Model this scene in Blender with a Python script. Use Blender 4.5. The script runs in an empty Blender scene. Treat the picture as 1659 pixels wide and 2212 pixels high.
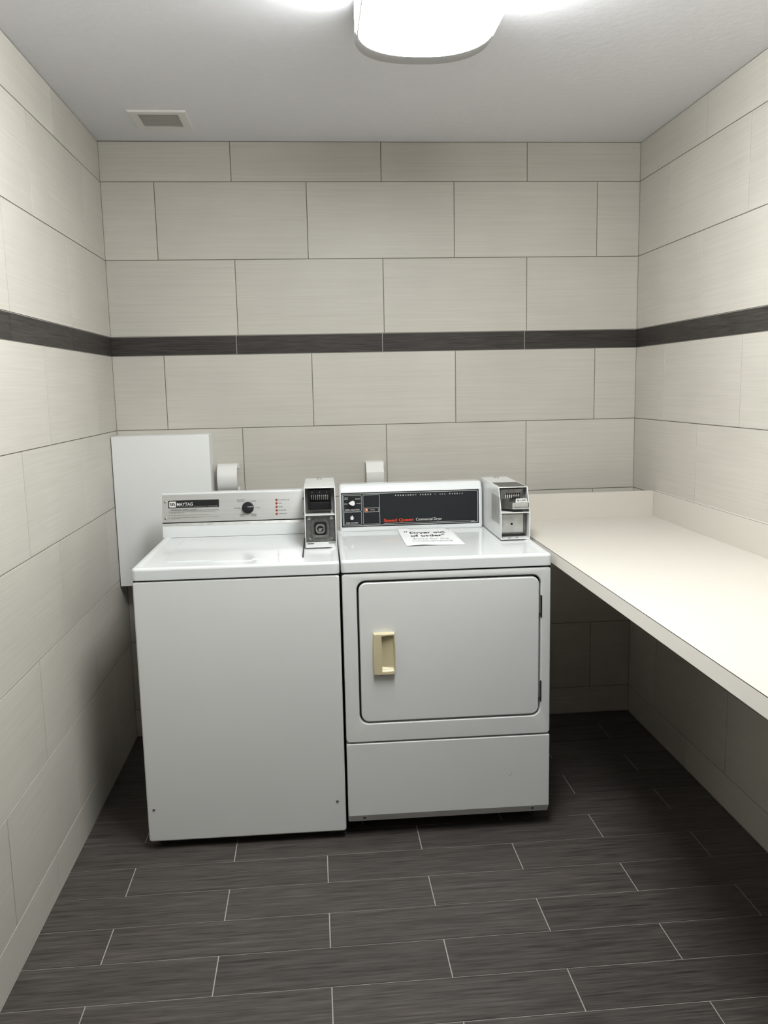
import bpy, bmesh, math, random
from mathutils import Vector, Matrix
random.seed(7)
scn = bpy.context.scene
COL = scn.collection

# ------------------------------------------------------------------ camera
R_ = Vector((0.99613752, -0.08530858, -0.02079646))
U_ = Vector((0.03310601, 0.14552563, 0.98880043))
F_ = Vector((0.08132674, 0.98566969, -0.14778777))
cam_data = bpy.data.cameras.new('camera')
cam_data.sensor_fit = 'HORIZONTAL'
cam_data.sensor_width = 36.0
cam_data.lens = 1809.92 / 1659 * 36.0
cam_data.clip_start = 0.02
cam = bpy.data.objects.new('camera', cam_data)
m = Matrix((R_, U_, -F_)).transposed().to_4x4()
m.translation = Vector((0.8178, -3.6025, 1.5085))
cam.matrix_world = m
COL.objects.link(cam)
scn.camera = cam

# ------------------------------------------------------------------ light and exposure
scn.view_settings.view_transform = 'Standard'
scn.view_settings.look = 'None'
scn.view_settings.exposure = 0.0
scn.view_settings.gamma = 1.0
scn.view_settings.use_curve_mapping = False
world = bpy.data.worlds.new('world'); scn.world = world
world.use_nodes = True
world.node_tree.nodes['Background'].inputs[0].default_value = (0.0, 0.0, 0.0, 1)
world.node_tree.nodes['Background'].inputs[1].default_value = 0.0
LAMP_BOTTOM = 31.0      # glow of the diffuser underside
LAMP_SIDE = 50.0        # glow of the diffuser wall
LAMP_COLOR = (0.975, 1.0, 0.985)

# ------------------------------------------------------------------ room numbers
W = 2.231; H = 2.5015; YF = -4.7
T = 0.612; HH = 0.306; B0 = 0.1253
ZR = [B0 + HH * i for i in range(6)]          # 0.125 .. 1.655
BT = ZR[5] + 0.0776                            # top of the dark band
Z2, Z1 = BT + HH, BT + 2 * HH

# ------------------------------------------------------------------ materials
def mat(name, color, rough=0.5, metal=0.0, coat=0.0, noise=None, spec=None, bump=None, emit=None):
    m = bpy.data.materials.new(name); m.use_nodes = True
    nt = m.node_tree; b = nt.nodes['Principled BSDF']
    b.inputs['Base Color'].default_value = (*color, 1)
    b.inputs['Roughness'].default_value = rough
    b.inputs['Metallic'].default_value = metal
    b.inputs['Coat Weight'].default_value = coat
    b.inputs['Coat Roughness'].default_value = 0.05
    if spec is not None: b.inputs['Specular IOR Level'].default_value = spec
    if emit:
        b.inputs['Emission Color'].default_value = (*emit[0], 1)
        b.inputs['Emission Strength'].default_value = emit[1]
    if noise:
        scale, amt, det = noise
        tc = nt.nodes.new('ShaderNodeTexCoord')
        mp = nt.nodes.new('ShaderNodeMapping'); mp.inputs['Scale'].default_value = scale
        n = nt.nodes.new('ShaderNodeTexNoise'); n.inputs['Scale'].default_value = 1.0
        n.inputs['Detail'].default_value = det
        nt.links.new(tc.outputs['Object'], mp.inputs['Vector']); nt.links.new(mp.outputs[0], n.inputs['Vector'])
        r = nt.nodes.new('ShaderNodeMapRange')
        r.inputs['From Min'].default_value = 0.3; r.inputs['From Max'].default_value = 0.7
        r.inputs['To Min'].default_value = 1 - amt; r.inputs['To Max'].default_value = 1 + amt
        nt.links.new(n.outputs['Fac'], r.inputs['Value'])
        hsv = nt.nodes.new('ShaderNodeHueSaturation'); hsv.inputs['Color'].default_value = (*color, 1)
        nt.links.new(r.outputs[0], hsv.inputs['Value']); nt.links.new(hsv.outputs[0], b.inputs['Base Color'])
        if bump:
            bp = nt.nodes.new('ShaderNodeBump'); bp.inputs['Strength'].default_value = bump[0]
            bp.inputs['Distance'].default_value = bump[1]
            nt.links.new(n.outputs['Fac'], bp.inputs['Height']); nt.links.new(bp.outputs[0], b.inputs['Normal'])
    return m

def streak_mat(name, c_lo, c_hi, scale, rough, fine=2.2, tonevar=0.05, spec=0.5, speck=None):
    """glazed tile with fine streaks; every tile shifts its pattern and tone by the face attribute 'tone'"""
    m = bpy.data.materials.new(name); m.use_nodes = True
    nt = m.node_tree; N = nt.nodes; L = nt.links; b = N['Principled BSDF']
    b.inputs['Roughness'].default_value = rough; b.inputs['Specular IOR Level'].default_value = spec
    tc = N.new('ShaderNodeTexCoord'); at = N.new('ShaderNodeAttribute'); at.attribute_name = 'tone'
    add = N.new('ShaderNodeVectorMath'); add.operation = 'MULTIPLY_ADD'
    comb = N.new('ShaderNodeCombineXYZ')
    for i in range(3): L.new(at.outputs['Fac'], comb.inputs[i])
    L.new(comb.outputs[0], add.inputs[0]); add.inputs[1].default_value = (7.3, 3.1, 5.7)
    L.new(tc.outputs['Object'], add.inputs[2])
    def noise(sc, det, rg):
        mp = N.new('ShaderNodeMapping'); mp.inputs['Scale'].default_value = sc
        n = N.new('ShaderNodeTexNoise'); n.inputs['Scale'].default_value = 1; n.inputs['Detail'].default_value = det
        n.inputs['Roughness'].default_value = rg
        L.new(add.outputs[0], mp.inputs[0]); L.new(mp.outputs[0], n.inputs['Vector']); return n
    n1 = noise(scale, 3, 0.6); n2 = noise([s * fine for s in scale], 2, 0.5); n3 = noise((2.5, 2.5, 2.5), 2, 0.5)
    s1 = N.new('ShaderNodeMath'); s1.operation = 'MULTIPLY_ADD'; s1.inputs[1].default_value = 0.55
    s2 = N.new('ShaderNodeMath'); s2.operation = 'MULTIPLY'; s2.inputs[1].default_value = 0.45
    L.new(n2.outputs['Fac'], s2.inputs[0]); L.new(n1.outputs['Fac'], s1.inputs[0]); L.new(s2.outputs[0], s1.inputs[2])
    r = N.new('ShaderNodeMapRange'); r.inputs['From Min'].default_value = 0.33; r.inputs['From Max'].default_value = 0.67
    L.new(s1.outputs[0], r.inputs['Value'])
    mx = N.new('ShaderNodeMix'); mx.data_type = 'RGBA'
    mx.inputs['A'].default_value = (*c_lo, 1); mx.inputs['B'].default_value = (*c_hi, 1)
    L.new(r.outputs[0], mx.inputs['Factor'])
    tv = N.new('ShaderNodeMapRange'); tv.inputs['To Min'].default_value = 1 - tonevar; tv.inputs['To Max'].default_value = 1 + tonevar
    L.new(at.outputs['Fac'], tv.inputs['Value'])
    cl = N.new('ShaderNodeMapRange'); cl.inputs['From Min'].default_value = 0.3; cl.inputs['From Max'].default_value = 0.7
    cl.inputs['To Min'].default_value = 0.96; cl.inputs['To Max'].default_value = 1.04
    L.new(n3.outputs['Fac'], cl.inputs['Value'])
    mu = N.new('ShaderNodeMath'); mu.operation = 'MULTIPLY'; L.new(tv.outputs[0], mu.inputs[0]); L.new(cl.outputs[0], mu.inputs[1])
    hsv = N.new('ShaderNodeHueSaturation'); L.new(mx.outputs['Result'], hsv.inputs['Color']); L.new(mu.outputs[0], hsv.inputs['Value'])
    L.new(hsv.outputs[0], b.inputs['Base Color'])
    bp = N.new('ShaderNodeBump'); bp.inputs['Strength'].default_value = 0.12; bp.inputs['Distance'].default_value = 0.0006
    L.new(s1.outputs[0], bp.inputs['Height']); L.new(bp.outputs[0], b.inputs['Normal'])
    return m

M = {}
WT_LO, WT_HI = (0.525, 0.498, 0.448), (0.595, 0.568, 0.515)
M['tile_x'] = streak_mat('greige_tile_streaked', WT_LO, WT_HI, (1.8, 1.8, 170), 0.45, tonevar=0.022)
M['band'] = streak_mat('dark_band_tile', (0.010, 0.0085, 0.0078), (0.072, 0.064, 0.059), (6, 6, 300), 0.55, tonevar=0.08, spec=0.3)
M['plank'] = streak_mat('dark_plank_tile', (0.024, 0.0205, 0.0185), (0.110, 0.095, 0.088), (5.0, 130, 1), 0.42, tonevar=0.07, spec=0.4)
M['grout_wall'] = mat('dark_wall_grout', (0.20, 0.18, 0.15), 0.9)
M['grout_light'] = mat('pale_grout', (0.42, 0.40, 0.37), 0.9)
M['ceiling'] = mat('matt_ceiling_paint', (0.765, 0.765, 0.795), 0.75, noise=((38, 38, 38), 0.012, 4), bump=(0.35, 0.003))
M['enamel'] = mat('gloss_white_enamel', (0.73, 0.75, 0.755), 0.09, spec=0.38)
M['panel_white'] = mat('satin_white_enamel', (0.735, 0.745, 0.735), 0.42, noise=((3, 3, 3), 0.012, 3))
M['cover_white'] = mat('white_painted_sheet', (0.83, 0.84, 0.835), 0.5)
M['counter'] = mat('cream_laminate', (0.61, 0.58, 0.525), 0.6, spec=0.2)
M['counter_edge_lit'] = mat('laminate_edge_lightened', (0.86, 0.825, 0.77), 0.5)  # same laminate as the top, with extra light painted into the dim edge
M['seam'] = mat('dark_seam', (0.03, 0.028, 0.025), 0.8)
M['black'] = mat('black_plastic', (0.010, 0.010, 0.011), 0.45, spec=0.25)
M['dark'] = mat('gap_shade_paint', (0.02, 0.02, 0.02), 0.9)  # painted shade for the gaps under the tops and around the door
M['rubber'] = mat('black_rubber', (0.02, 0.02, 0.02), 0.8)
M['panel_black'] = mat('charcoal_panel', (0.017, 0.019, 0.021), 0.5, spec=0.2)
M['print_white'] = mat('white_print', (0.72, 0.72, 0.70), 0.6)
M['print_black'] = mat('black_print', (0.02, 0.02, 0.02), 0.7, spec=0.15)
M['print_red'] = mat('red_print', (0.55, 0.055, 0.022), 0.6, spec=0.2)
M['print_grey'] = mat('grey_print', (0.30, 0.30, 0.30), 0.6)
M['brushed'] = mat('brushed_aluminium', (0.56, 0.56, 0.55), 0.38, metal=0.75, noise=((2, 2, 420), 0.05, 3))
M['steel'] = mat('plain_steel', (0.42, 0.42, 0.41), 0.35, metal=0.9, noise=((45, 45, 45), 0.16, 4))
M['cast'] = mat('dull_cast_metal', (0.17, 0.17, 0.16), 0.42, metal=0.8, noise=((60, 60, 60), 0.25, 5))
M['zinc'] = mat('worn_zinc', (0.50, 0.50, 0.48), 0.45, metal=0.5, noise=((30, 30, 30), 0.15, 4))
M['chrome'] = mat('chrome', (0.8, 0.8, 0.8), 0.12, metal=1.0)
M['coinbox'] = mat('pale_grey_sheet_metal', (0.70, 0.71, 0.70), 0.28, noise=((14, 14, 14), 0.03, 4))
M['louvre'] = mat('grey_louvre', (0.40, 0.39, 0.365), 0.6)
M['lamp_ring'] = mat('copper_ring', (0.42, 0.17, 0.11), 0.5)
M['lamp_red'] = mat('amber_lens', (0.30, 0.055, 0.02), 0.25)
M['lamp_lit'] = mat('lit_red_lens', (0.9, 0.25, 0.15), 0.3, emit=((1.0, 0.30, 0.17), 0.6))
M['cream'] = mat('cream_plastic', (0.62, 0.55, 0.36), 0.30)
M['white_plastic'] = mat('white_plastic', (0.80, 0.80, 0.78), 0.4)
M['paper'] = mat('white_paper', (0.84, 0.85, 0.86), 0.75)
M['vent'] = mat('painted_grille', (0.74, 0.73, 0.71), 0.5)
M['duct'] = mat('dark_duct', (0.09, 0.087, 0.08), 0.8)
M['fixture'] = mat('grey_fixture_metal', (0.42, 0.42, 0.42), 0.5)
M['wood'] = mat('raw_board_underside', (0.30, 0.24, 0.17), 0.8)
def glow(name, s):
    m = bpy.data.materials.new(name); m.use_nodes = True; nt = m.node_tree
    e = nt.nodes.new('ShaderNodeEmission'); e.inputs[0].default_value = (*LAMP_COLOR, 1); e.inputs[1].default_value = s
    nt.links.new(e.outputs[0], nt.nodes['Material Output'].inputs[0]); return m
M['glow'] = glow('glowing_diffuser', LAMP_BOTTOM)
M['glow_side'] = glow('glowing_diffuser_wall', LAMP_SIDE)

# ------------------------------------------------------------------ mesh helpers
def merge(bm, tmp):
    me = bpy.data.meshes.new('t'); tmp.to_mesh(me); tmp.free(); bm.from_mesh(me); bpy.data.meshes.remove(me)

def box(bm, lo, hi, bev=0.0, seg=2, mi=0):
    t = bmesh.new(); bmesh.ops.create_cube(t, size=1)
    c = [(a + b) / 2 for a, b in zip(lo, hi)]; s = [abs(b - a) for a, b in zip(lo, hi)]
    for v in t.verts: v.co = Vector((v.co.x * s[0] + c[0], v.co.y * s[1] + c[1], v.co.z * s[2] + c[2]))
    if bev: bmesh.ops.bevel(t, geom=t.edges[:], offset=bev, segments=seg, profile=0.5, affect='EDGES')
    for f in t.faces: f.material_index = mi
    merge(bm, t)

def loft(bm, loops, cap0=True, cap1=True, mi=0, ring=False):
    vs = [[bm.verts.new(p) for p in lp] for lp in loops]
    n = len(loops[0]); pairs = list(zip(vs, vs[1:])) + ([(vs[-1], vs[0])] if ring else [])
    for a, b in pairs:
        for i in range(n):
            f = bm.faces.new((a[i], a[(i + 1) % n], b[(i + 1) % n], b[i])); f.material_index = mi
    if cap0 and not ring: bm.faces.new(vs[0][::-1]).material_index = mi
    if cap1 and not ring: bm.faces.new(vs[-1]).material_index = mi

def rrect(x0, x1, z0, z1, r, y, k=6):
    """rounded rectangle loop in the x-z plane at depth y"""
    r = max(min(r, (x1 - x0) / 2 - 1e-5, (z1 - z0) / 2 - 1e-5), 1e-5); out = []
    for cx, cz, a0 in ((x1 - r, z0 + r, -90), (x1 - r, z1 - r, 0), (x0 + r, z1 - r, 90), (x0 + r, z0 + r, 180)):
        for i in range(k + 1):
            a = math.radians(a0 + 90 * i / k); out.append(Vector((cx + r * math.cos(a), y, cz + r * math.sin(a))))
    return out

def plate(bm, x0, x1, z0, z1, yf, yb, r=0.01, bev=0.002, mi=0, seg=3):
    """rounded plate facing -y (front yf < back yb) with a softened front edge"""
    loops = [rrect(x0, x1, z0, z1, r, yb)]
    for i in range(seg + 1):
        a = math.pi / 2 * i / seg; d = bev * (1 - math.cos(a)); 
        loops.append(rrect(x0 + d, x1 - d, z0 + d, z1 - d, max(r - d, 1e-4), yf + bev - bev * math.sin(a)))
    loft(bm, loops, mi=mi)

def frame(bm, x0, x1, z0, z1, r, hx0, hx1, hz0, hz1, hr, yf, yb, bev=0.002, mi=0):
    """plate with a rounded hole"""
    L = [rrect(x0, x1, z0, z1, r, yb), rrect(x0, x1, z0, z1, r, yf + bev),
         rrect(x0 + bev, x1 - bev, z0 + bev, z1 - bev, max(r - bev, 1e-4), yf),
         rrect(hx0 - bev, hx1 + bev, hz0 - bev, hz1 + bev, hr + bev, yf),
         rrect(hx0, hx1, hz0, hz1, hr, yf + bev), rrect(hx0, hx1, hz0, hz1, hr, yb)]
    loft(bm, L, ring=True, mi=mi)

def lathe(bm, prof, c, axis='z', n=32, mi=0, cap=True):
    """prof: list of (radius, along); axis z, y or -y"""
    loops = []
    for r, h in prof:
        lp = []
        for i in range(n):
            a = 2 * math.pi * i / n
            if axis == 'z': p = Vector((c[0] + r * math.cos(a), c[1] + r * math.sin(a), c[2] + h))
            else: p = Vector((c[0] + r * math.cos(a), c[1] - h, c[2] + r * math.sin(a)))
            lp.append(p)
        loops.append(lp)
    loft(bm, loops, cap, cap, mi)

def extrude_yz(bm, prof, x0, x1, mi=0):
    """closed profile of (y, z) swept along x"""
    loft(bm, [[Vector((x0, y, z)) for y, z in prof], [Vector((x1, y, z)) for y, z in prof]], mi=mi)

def obj(name, bm, mats, parent=None, bevel=None, smooth=40):
    bmesh.ops.recalc_face_normals(bm, faces=bm.faces[:])
    me = bpy.data.meshes.new(name); bm.to_mesh(me); bm.free()
    for mm in (mats if isinstance(mats, (list, tuple)) else [mats]): me.materials.append(M[mm])
    if smooth:
        me.polygons.foreach_set('use_smooth', [True] * len(me.polygons)); me.set_sharp_from_angle(angle=math.radians(smooth))
    o = bpy.data.objects.new(name, me); COL.objects.link(o)
    if smooth and not bevel and len(me.polygons) > 12:
        wn = o.modifiers.new('weighted_normal', 'WEIGHTED_NORMAL'); wn.keep_sharp = True; wn.weight = 80
    if parent: o.parent = parent
    if bevel:
        md = o.modifiers.new('bevel', 'BEVEL'); md.width = bevel; md.segments = 2; md.limit_method = 'ANGLE'
    return o

def empty(name, loc=(0, 0, 0), rz=0.0):
    o = bpy.data.objects.new(name, None); o.empty_display_size = 0.05
    o.location = loc; o.rotation_euler = (0, 0, rz); COL.objects.link(o); return o

def tag(o, label, cat, group=None):
    o['label'] = label; o['category'] = cat
    if group: o['group'] = group
    return o
def struct(o, label=None):
    o['kind'] = 'structure'
    if label: o['label'] = label
    return o
def quick(name, fn, mats, parent=None, **kw):
    bm = bmesh.new(); fn(bm); return obj(name, bm, mats, parent, **kw)

_txt = {}
def text_verts(s, bold):
    key = (s, bold)
    if key not in _txt:
        cu = bpy.data.curves.new('t', 'FONT'); cu.body = s; cu.size = 1; cu.resolution_u = 3
        cu.fill_mode = 'FRONT'; cu.offset = bold; cu.extrude = 0
        to = bpy.data.objects.new('t', cu); COL.objects.link(to)
        dg = bpy.context.evaluated_depsgraph_get()
        me = bpy.data.meshes.new_from_object(to.evaluated_get(dg))
        bpy.data.objects.remove(to); bpy.data.curves.remove(cu)
        _txt[key] = ([v.co.copy() for v in me.vertices], [tuple(p.vertices) for p in me.polygons])
        bpy.data.meshes.remove(me)
    return _txt[key]
def put_text(bm, s, x0, x1, y0, y1, P, bold=0.0, mi=0, shear=0.0):
    """fits the letters of s into x0..x1, y0..y1 of the plane mapping P(u, v)"""
    vs, fs = text_verts(s, bold)
    ax, bx = min(v.x for v in vs), max(v.x for v in vs); ay, by = min(v.y for v in vs), max(v.y for v in vs)
    new = []
    for v in vs:
        b = (v.y - ay) / (by - ay)
        new.append(bm.verts.new(P(x0 + (x1 - x0) * (v.x - ax) / (bx - ax) + shear * b, y0 + (y1 - y0) * b)))
    for f in fs:
        try: bm.faces.new([new[i] for i in f]).material_index = mi
        except ValueError: pass
def bar(bm, x0, x1, y0, y1, P, mi=0):
    f = bm.faces.new([bm.verts.new(P(a, b)) for a, b in ((x0, y0), (x1, y0), (x1, y1), (x0, y1))]); f.material_index = mi
def outline(bm, x0, x1, y0, y1, w, r, P, mi=0):
    a = rrect(x0, x1, y0, y1, r, 0, 4); b = rrect(x0 + w, x1 - w, y0 + w, y1 - w, max(r - w, 1e-4), 0, 4); n = len(a)
    va = [bm.verts.new(P(p.x, p.z)) for p in a]; vb = [bm.verts.new(P(p.x, p.z)) for p in b]
    for i in range(n): bm.faces.new((va[i], va[(i + 1) % n], vb[(i + 1) % n], vb[i])).material_index = mi

# ------------------------------------------------------------------ tiled surfaces
G = 0.0015      # half of a joint
def tiled(name, rows, place, back_lo, back_hi, mats, thick=0.004, cham=0.0005):
    """rows: (z0, z1, s0, s1, joint_start, step, material index); place(s, z, d) maps to the world, d = depth into the wall"""
    bm = bmesh.new(); tone = bm.faces.layers.float.new('tone')
    for z0, z1, s0, s1, j, step, mi in rows:
        cuts = [s0]
        k = math.ceil((s0 - j) / step)
        while j + k * step < s1 - 0.004:
            if j + k * step > s0 + 0.004: cuts.append(j + k * step)
            k += 1
        cuts.append(s1)
        for a, b in zip(cuts, cuts[1:]):
            tv = random.random()
            a1 = a + (G if a > s0 else 0.0007); b1 = b - (G if b < s1 else 0.0007); c = z0 + G; d = z1 - G
            lp = [[(a1, c), (b1, c), (b1, d), (a1, d)], [(a1 + cham, c + cham), (b1 - cham, c + cham), (b1 - cham, d - cham), (a1 + cham, d - cham)]]
            o_ = [bm.verts.new(place(s, z, thick)) for s, z in lp[0]]
            m_ = [bm.verts.new(place(s, z, cham)) for s, z in lp[0]]
            i_ = [bm.verts.new(place(s, z, 0.0)) for s, z in lp[1]]
            fs = [bm.faces.new(i_)]
            for p, q in ((o_, m_), (m_, i_)):
                for e in range(4): fs.append(bm.faces.new((p[e], p[(e + 1) % 4], q[(e + 1) % 4], q[e])))
            for f in fs: f.material_index = mi; f[tone] = tv
    t = bmesh.new(); bmesh.ops.create_cube(t, size=1)
    for v in t.verts: v.co = Vector([(h - l) * c + (h + l) / 2 for c, l, h in zip(v.co, back_lo, back_hi)])
    for f in t.faces: f.material_index = len(mats) - 1
    merge(bm, t)
    o = obj(name, bm, mats, smooth=0)
    return o

def wall_rows(s0, s1, odd, even, band, first=None):
    r = []
    for i in range(5): r.append((ZR[i], ZR[i + 1], s0, s1, (even, odd, even, odd, even)[i], T, 0))
    r.append((BT, Z2, s0, s1, odd, T, 0)); r.append((Z2, Z1, s0, s1, even, T, 0))
    r.append((Z1, H - 0.001, s0, s1, odd if first is None else first, T, 0))
    return r
BACKT = 0.1
def wall(name, rows, place, lo, hi, label):
    o = tiled(name, rows, place, lo, hi, ['tile_x', 'grout_wall']); struct(o, label); return o
GD = 0.0022  # grout surface lies this deep
wall('wall_back', wall_rows(0, W, 0.5205, 0.211, 0.512), lambda s, z, d: Vector((s, d, z)), (-0.1, GD, 0), (W + 0.1, BACKT, H), 'greige streaked tile wall behind the machines')
wall('wall_left', wall_rows(0, -YF, 0.556, 0.283, 0.564, 0.61), lambda s, z, d: Vector((-d, -s, z)), (-BACKT, YF, 0), (-GD, GD, H), 'greige streaked tile wall on the left')
wall('wall_right', wall_rows(0, -YF, 0.605, 0.300, 0.60), lambda s, z, d: Vector((W + d, -s, z)), (W + GD, YF, 0), (W + BACKT, GD, H), 'greige streaked tile wall above and below the counter')
wall('wall_front', wall_rows(0, W, 0.3, 0.6, 0.3), lambda s, z, d: Vector((s, YF - d, z)), (-0.1, YF - BACKT, 0), (W + 0.1, YF - GD, H), 'tile wall behind the viewer')
def strip(name, z0, z1, s0, s1, j, place, lo, hi, mats, label):
    o = tiled(name, [(z0, z1, s0, s1, j, T, 0)], place, lo, hi, mats); struct(o, label)
E_ = 0.0008
# dark tile band
strip('trim_1', ZR[5], BT, 0, W, 0.512, lambda s, z, d: Vector((s, d - E_, z)), (0, GD - E_, ZR[5]), (W, GD, BT), ['band', 'grout_light'], 'dark brown tile band on the back wall')
strip('trim_2', ZR[5], BT, 0, -YF, 0.564, lambda s, z, d: Vector((-d + E_, -s, z)), (-GD, YF, ZR[5]), (-GD + E_, 0, BT), ['band', 'grout_light'], 'dark brown tile band on the left wall')
strip('trim_3', ZR[5], BT, 0, -YF, 0.600, lambda s, z, d: Vector((W + d - E_, -s, z)), (W + GD - E_, YF, ZR[5]), (W + GD, 0, BT), ['band', 'grout_light'], 'dark brown tile band on the right wall')
# baseboards: a cut course of the same tile
EB = 0.0001
strip('baseboard_back', 0.001, B0, 0, W, 0.52, lambda s, z, d: Vector((s, d - EB, z)), (0, GD - EB, 0.0), (W, GD, B0), ['tile_x', 'grout_wall'], 'cut tile course along the foot of the back wall')
strip('baseboard_left', 0.001, B0, 0, -YF, 0.546, lambda s, z, d: Vector((-d + EB, -s, z)), (-GD, YF, 0.0), (-GD + EB, 0, B0), ['tile_x', 'grout_wall'], 'cut tile course along the foot of the left wall')
strip('baseboard_right', 0.001, B0, 0, -YF, 0.60, lambda s, z, d: Vector((W + d - EB, -s, z)), (W + GD - EB, YF, 0.0), (W + GD, 0, B0), ['tile_x', 'grout_wall'], 'cut tile course along the foot of the right wall')
# floor planks
rows = []; FP = 0.1525
i = 0; y = -1.0535 + 7 * FP
ys = [(-1.0535 - FP * k) for k in range(-7, 25)]
for k in range(-7, 25):
    yt = min(-1.0535 - FP * k + FP, 0.0); yb = max(-1.0535 - FP * k, YF)
    if yt - yb < 0.01: continue
    rows.append((yb, yt, 0, W, 0.518 if k % 2 == 0 else 0.2065, 0.6125, 0))
fl = tiled('floor', rows, lambda s, z, d: Vector((s, z, -d)), (-0.1, YF - 0.1, -0.12), (W + 0.1, 0.1, -0.0016), ['plank', 'grout_light'])
struct(fl, 'dark brown wood-look plank tiles with pale joints')
ce = quick('ceiling', lambda b: box(b, (-0.1, YF - 0.1, H), (W + 0.1, 0.1, H + 0.1)), 'ceiling', smooth=0)
struct(ce, 'painted ceiling')

# ------------------------------------------------------------------ countertop with splash boards
CX, CZ, CYB, CYF = 1.5985, 0.955, -0.272, -3.3
ct = empty('countertop', (CX, CYB, CZ - 0.04)); tag(ct, 'cream laminate countertop along the right wall beside the dryer', 'countertop')
def lp(v): return (v[0] - CX, v[1] - CYB, v[2] - (CZ - 0.04))
def cbox(b, lo, hi, bev=0): box(b, lp(lo), lp(hi), bev)
quick('top', lambda b: cbox(b, (CX + 0.0012, CYF, CZ - 0.040), (W - 0.0005, CYB, CZ), 0.0006), 'counter', ct)
quick('edge_strip', lambda b: (cbox(b, (CX, CYF, CZ - 0.040), (CX + 0.0012, CYB, CZ - 0.0016))), 'counter_edge_lit', ct, smooth=0)
quick('seam', lambda b: (cbox(b, (CX + 0.0001, CYF, CZ - 0.0018), (CX + 0.0022, CYB, CZ - 0.0003))), 'seam', ct, smooth=0)
s = quick('backsplash', lambda b: (cbox(b, (CX, CYB - 0.001, CZ), (W - 0.0195, CYB + 0.019, 1.0605), 0.0008)), 'counter', ct)
s = quick('backsplash', lambda b: (cbox(b, (W - 0.019, CYF, CZ), (W - 0.0005, CYB + 0.019, 1.0605), 0.0008)), 'counter', ct)
quick('seam', lambda b: (cbox(b, (W - 0.0186, CYF, 1.0600), (W - 0.0166, CYB + 0.018, 1.0608))), 'seam', ct, smooth=0)
quick('cleat', lambda b: (cbox(b, (W - 0.045, CYF, CZ - 0.075), (W - 0.0005, -0.28, CZ - 0.0405))), 'wood', ct, smooth=0)
for yy in (-0.9, -2.1):
    quick('bracket', lambda b: (cbox(b, (W - 0.30, yy - 0.012, CZ - 0.046), (W - 0.046, yy + 0.012, CZ - 0.0405)),
                                None)[0], 'zinc', ct, smooth=0)

# ------------------------------------------------------------------ white cover box on the wall
wb = quick('cover_box', lambda b: (box(b, (0.003, -0.128, 0.712), (0.394, 0.0, 1.331), 0.0), ), 'cover_white', bevel=0.0015)
tag(wb, 'white rectangular cover box on back wall corner behind the washing machine', 'cover box')

# ------------------------------------------------------------------ white curved hoods on the back wall
def hood(x0, x1, zt, zb, out, kind, label):
    root = empty('wall_hood', (x0, 0, zb)); tag(root, label, 'wall hood', 'white hoods on the back wall')
    zc = (zt + zb) / 2; rz = (zt - zb) / 2; w = x1 - x0
    def arc(off):
        pts = []
        n = 28
        if kind == 'round':
            for i in range(n + 1):
                a = math.radians(88 - 176 * i / n)
                pts.append((-(out - off) * math.cos(a) ** 0.75 if math.cos(a) > 0 else 0, (rz - off) * math.sin(a) + rz))
        else:
            base = [(0, zt - zb), (-out * 0.35, zt - zb - 0.004), (-out * 0.80, zt - zb - 0.026), (-out, zt - zb - 0.043), (-out - 0.001, zt - zb - 0.058), (-out * 0.96, zt - zb - 0.085), (-out * 0.72, 0.02), (0, 0)]
            for i, (yy, zz) in enumerate(base):
                pts.append((yy * (1 - off / out), zz + (off if i > 4 else -off)))
        return pts
    def build(b):
        o_, i_ = arc(0), arc(0.0028)
        prof = o_ + i_[::-1]
        n = len(o_)
        for sx in (0, 1): pass
        va = [[b.verts.new((x, y_, z_)) for y_, z_ in o_] for x in (0, w)]
        vi = [[b.verts.new((x, y_, z_)) for y_, z_ in i_] for x in (0, w)]
        for k in range(n - 1):
            b.faces.new((va[0][k], va[1][k], va[1][k + 1], va[0][k + 1]))
            b.faces.new((vi[0][k], vi[1][k], vi[1][k + 1], vi[0][k + 1]))
            for e in (0, 1): b.faces.new((va[e][k], va[e][k + 1], vi[e][k + 1], vi[e][k]))
        for k in (0, n - 1): b.faces.new((va[0][k], va[1][k], vi[1][k], vi[0][k]))
    quick('shell', build, 'white_plastic', root, smooth=25)
    for za, zb_ in ((zt - zb - 0.022, zt - zb - 0.002), (0.004, 0.024)):
        quick('flange', lambda b: box(b, (w - 0.004, -0.003, za), (w + 0.006, 0, zb_), 0.0006), 'white_plastic', root)
    return root
hood(0.4125, 0.4945, 1.2005, 1.075, 0.072, 'round', 'white curved plastic hood on the back wall beside the cover box')
hood(1.0385, 1.1135, 1.1925, 1.060, 0.062, 'fold', 'white angular folded hood on the back wall above the dryer console')

# ------------------------------------------------------------------ ceiling grille
vr = empty('ceiling_vent', (0.2975, -0.275, H)); tag(vr, 'painted square vent grille in the ceiling near the left corner', 'ceiling vent')
def vframe(b):
    def sq(h, z): return [Vector((sx * h[0], sy * h[1], z)) for sx, sy in ((1, -1), (1, 1), (-1, 1), (-1, -1))]
    loft(b, [sq((0.104, 0.105), 0), sq((0.104, 0.105), -0.002), sq((0.100, 0.101), -0.0065), sq((0.072, 0.073), -0.0065), sq((0.0715, 0.0725), -0.001)], cap0=False, cap1=False)
quick('frame', vframe, 'vent', vr, smooth=0)
quick('duct_opening', lambda b: box(b, (-0.0715, -0.0725, -0.0012), (0.0715, 0.0725, 0.0)), 'duct', vr, smooth=0)
for k in range(9):
    yy = -0.062 + 0.0155 * k
    def sl(b):
        prof = [(yy - 0.0048, -0.0022), (yy + 0.0010, -0.0046), (yy + 0.0016, -0.0040), (yy - 0.0042, -0.0016)]
        extrude_yz(b, prof, -0.0715, 0.0715)
    quick('louvre', sl, 'louvre', vr, smooth=0)

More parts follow.
